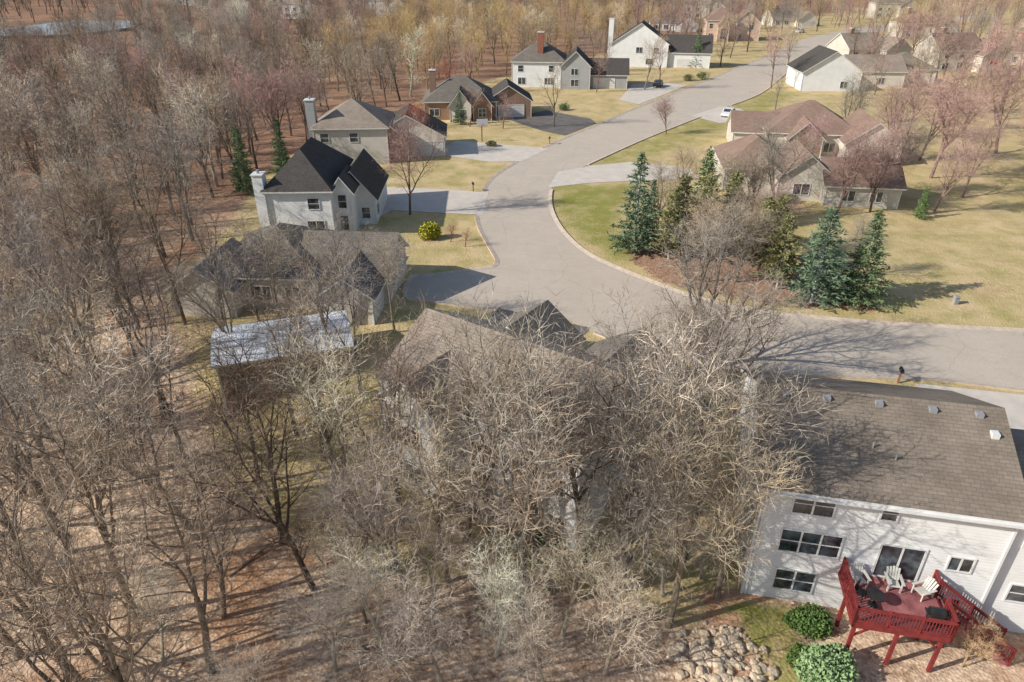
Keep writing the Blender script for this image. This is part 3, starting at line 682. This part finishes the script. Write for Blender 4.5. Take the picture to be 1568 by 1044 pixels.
# ------------------------------------------------------------ rock pile
rb=MB()
rg=random.Random(5)
def rock(mb,x,y,z,r):
    i=len(mb.v); n=7
    ph=rg.uniform(0,6); sx,sy,sz=(rg.uniform(.7,1.2) for _ in range(3))
    rings=[(-.6,.6),(-.1,1),(.4,.85),(.75,.45)]
    for zz,rr in rings:
        for k in range(n):
            a=6.283*k/n+ph; q=r*rr*rg.uniform(.85,1.12); mb.v.append((x+q*math.cos(a)*sx,y+q*math.sin(a)*sy,z+zz*r*sz*.8))
    for j in range(3):
        for k in range(n): mb.f.append((i+j*n+k,i+j*n+(k+1)%n,i+(j+1)*n+(k+1)%n,i+(j+1)*n+k))
    mb.f.append(tuple(i+3*n+k for k in range(n)))
for _ in range(420):
    x=rg.uniform(7.2,13); y=rg.uniform(20,25)
    if (x-10.4)**2/6+(y-22.4)**2/5+rg.uniform(-.3,.3)>1: continue
    rock(rb,x,y,ter(x,y)+rg.uniform(0,.12),rg.choice((.1,.14,.18,.25,.33)))
rb.obj('rock_pile',M['rock'])

# ------------------------------------------------------------ deck furniture
def chair(x,y,rot):
    wx,wy=h1(x,y); e=empty('adirondack_chair',(wx,wy,-.03),rot-12)
    b=MB()
    for i in range(5): b.beam((-.24+.12*i,.22,.34),(-.28+.14*i,.5,1.0-abs(i-2)*.05),.1,.025)
    b.obj('backrest',M['plastic'],e)
    b=MB()
    for i in range(5): b.beam((-.27,-.28+.12*i,.36-.02*i),(.27,-.28+.12*i,.36-.02*i),.1,.025)
    b.obj('seat',M['plastic'],e)
    b=MB()
    for s in (-1,1):
        b.beam((s*.3,-.3,0),(s*.3,-.3,.56),.07); b.beam((s*.3,.4,0),(s*.3,.3,.56),.06); b.beam((s*.34,-.38,.58),(s*.34,.42,.58),.14,.03)
    b.obj('legs_and_arms',M['plastic'],e)
chair(5.25,-.75,15); chair(6.9,-.65,0); chair(8.2,-.9,-60)
wx,wy=h1(5.7,-2.0); e=empty('patio_table',(wx,wy,-.03)); b=MB(); b.cyl((0,0),.42,.42,.68,.72,16); b.cyl((0,0),.04,.04,0,.68); b.cyl((0,0),.25,.2,0,.05); b.obj('table_top_and_post',M['black'],e)
wx,wy=h1(5.1,-1.7); e=empty('patio_chair',(wx,wy,-.03),40); b=MB(); b.box(-.25,.25,-.25,.25,.42,.46); b.box(-.25,.25,.22,.26,.46,.95)
for sx in(-.22,.22):
    for sy in(-.22,.22): b.box(sx-.02,sx+.02,sy-.02,sy+.02,0,.42)
b.obj('frame',M['black'],e)
wx,wy=h1(8.25,-2.6); e=empty('barbecue_grill',(wx,wy,-.03),-12)
b=MB(); b.box(-.3,.3,-.22,.22,.1,.7); b.box(-.5,-.32,-.2,.2,.75,.79); b.box(.32,.5,-.2,.2,.75,.79); b.obj('cart',M['black'],e)
b=MB()
prev=None
for i in range(7):
    a=math.pi*i/6; q=(-.25*math.cos(a),.72+.32*math.sin(a))
    if prev: b.poly([(-.32,prev[0],prev[1]),(.32,prev[0],prev[1]),(.32,q[0],q[1]),(-.32,q[0],q[1])]); b.poly([(-.32,0,.72),(-.32,prev[0],prev[1]),(-.32,q[0],q[1])]); b.poly([(.32,0,.72),(.32,prev[0],prev[1]),(.32,q[0],q[1])])
    prev=q
b.obj('lid',M['black'],e)
# ------------------------------------------------------------ street furniture
def mailbox(x,y):
    e=empty('mailbox',(x,y,ter(x,y)),random.uniform(-20,20)); b=MB(); b.box(-.06,.06,-.06,.06,0,1.1); b.box(-.05,.05,-.3,.3,.95,1.03); b.obj('post',M['rbrick'],e)
    b=MB(); b.box(-.12,.12,-.28,.28,1.03,1.2); 
    for i in range(6):
        a0,a1=math.pi*i/6,math.pi*(i+1)/6
        b.poly([(.12*math.cos(a0),-.28,1.2+.12*math.sin(a0)),(.12*math.cos(a1),-.28,1.2+.12*math.sin(a1)),(.12*math.cos(a1),.28,1.2+.12*math.sin(a1)),(.12*math.cos(a0),.28,1.2+.12*math.sin(a0))])
    b.obj('box',M['black'],e)
for p in ((-5.3,92.6),(29.0,44.0),(6.4,119.8)): mailbox(*p)
e=empty('basketball_hoop',(-5.2,122,0),10); b=MB(); b.beam((0,0,0),(0,0,3),.14); b.beam((0,0,3),(0,-.7,3.3),.1); b.obj('pole',M['black'],e)
b=MB(); b.box(-.95,.95,-.8,-.74,2.8,3.95); b.obj('backboard',M['trim'],e); b=MB()
for i in range(12):
    a0,a1=6.283*i/12,6.283*(i+1)/12; b.beam((.23*math.cos(a0),-1.05+.23*math.sin(a0),3.05),(.23*math.cos(a1),-1.05+.23*math.sin(a1),3.05),.03)
b.obj('rim',M['orange'],e)
def utility(x,y):
    b=MB(); b.box(-.2,.2,-.2,.2,0,.7); b.hexa([(-.24,-.24,.7),(.24,-.24,.7),(.24,.24,.7),(-.24,.24,.7),(-.2,-.2,.8),(.2,-.2,.8),(.2,.2,.8),(-.2,.2,.8)]); b.obj('utility_pedestal',M['metal'],None,(x,y,0))
utility(40.9,57.6); utility(16.6,46.9)
def car(x,y,rot,mat='paint',name='parked_car'):
    e=empty(name,(x,y,.05),rot); b=MB()
    prof=[(-2.3,.35),(-2.35,.8),(-1.4,.95),(-.7,1.45),(1.1,1.5),(1.9,1.0),(2.3,.9),(2.35,.35)]
    w=.88
    for s in(-1,1): b.poly([(px_,s*w,pz) for px_,pz in prof])
    for (a,b_) in zip(prof,prof[1:]+prof[:1]): b.poly([(a[0],-w,a[1]),(b_[0],-w,b_[1]),(b_[0],w,b_[1]),(a[0],w,a[1])])
    b.obj('body',M[mat],e); b=MB()
    for s in(-1,1): b.poly([(-1.2,s*(w+.01),.98),(-.65,s*(w+.01),1.38),(1.05,s*(w+.01),1.42),(1.65,s*(w+.01),1.0)])
    b.poly([(-1.35,-.75,.99),(-.75,-.7,1.44),(-.75,.7,1.44),(-1.35,.75,.99)]); b.poly([(1.17,-.7,1.48),(1.86,-.75,1.05),(1.86,.75,1.05),(1.17,.7,1.48)])
    for v in range(len(b.v)-8,len(b.v)): b.v[v]=(b.v[v][0]*1.01,b.v[v][1],b.v[v][2]+.02)
    b.obj('windows',M['glass'],e); b=MB()
    for cx in(-1.45,1.45):
        for s in(-1,1):
            n=12;i=len(b.v)
            for yy in (s*.7,s*.92):
                for k in range(n): a=6.283*k/n; b.v.append((cx+.33*math.cos(a),yy,.33+.33*math.sin(a)))
            for k in range(n): b.f.append((i+k,i+(k+1)%n,i+n+(k+1)%n,i+n+k))
            b.f.append(tuple(i+n+k for k in range(n)))
    b.obj('wheels',M['rubber'],e)
car(43.5,144,60); car(36,180,70,'black'); car(122,320,40)
e=empty('backyard_playset',(128,196,0),10); b=MB()
for sx in(-1.2,1.2):
    for sy in(-1.2,1.2): b.beam((sx,sy,0),(sx,sy,3),.14)
b.box(-1.3,1.3,-1.3,1.3,1.4,1.5); b.beam((1.2,0,2.6),(5,0,2.6),.14); b.beam((5,-1,0),(5,0,2.6),.12); b.beam((5,1,0),(5,0,2.6),.12); b.obj('frame',M['r_tan'],e)
b=MB(); b.poly([(-1.5,-1.5,3),(1.5,-1.5,3),(1.5,0,4),(-1.5,0,4)]); b.poly([(-1.5,1.5,3),(1.5,1.5,3),(1.5,0,4),(-1.5,0,4)]); b.obj('canopy',M['orange'],e)
pond=[(-228,310),(-208,300),(-178,305),(-170,340),(-183,375),(-218,378)]
flat('pond',pond,.6,M['water'])

# ------------------------------------------------------------ light, sky, camera
sd=Vector((-1,-.30,0)).normalized(); el=R(31); sd=Vector((sd.x*math.cos(el),sd.y*math.cos(el),math.sin(el)))
L=bpy.data.lights.new('sun','SUN'); L.energy=5; L.angle=R(.5); L.color=(1,.95,.86)
lo=bpy.data.objects.new('sun',L); lo.rotation_euler=sd.to_track_quat('Z','Y').to_euler(); scene.collection.objects.link(lo)
w=bpy.data.worlds.new('World'); scene.world=w; w.use_nodes=True; nt=w.node_tree
bg=nt.nodes['Background']; sk=nt.nodes.new('ShaderNodeTexSky'); sk.sky_type='NISHITA'; sk.sun_disc=False; sk.sun_elevation=el; sk.sun_rotation=math.atan2(sd.x,sd.y)
nt.links.new(sk.outputs[0],bg.inputs[0]); bg.inputs[1].default_value=.12
cd=bpy.data.cameras.new('camera'); cd.sensor_width=36; cd.lens=24.34; cd.clip_end=8000; cd.clip_start=.1
co=bpy.data.objects.new('camera',cd); co.location=(0,0,28); co.rotation_euler=(R(61),0,0); scene.collection.objects.link(co); scene.camera=co
scene.view_settings.view_transform='Standard'; scene.view_settings.look='None'; scene.view_settings.exposure=0
print('far trees',cnt)
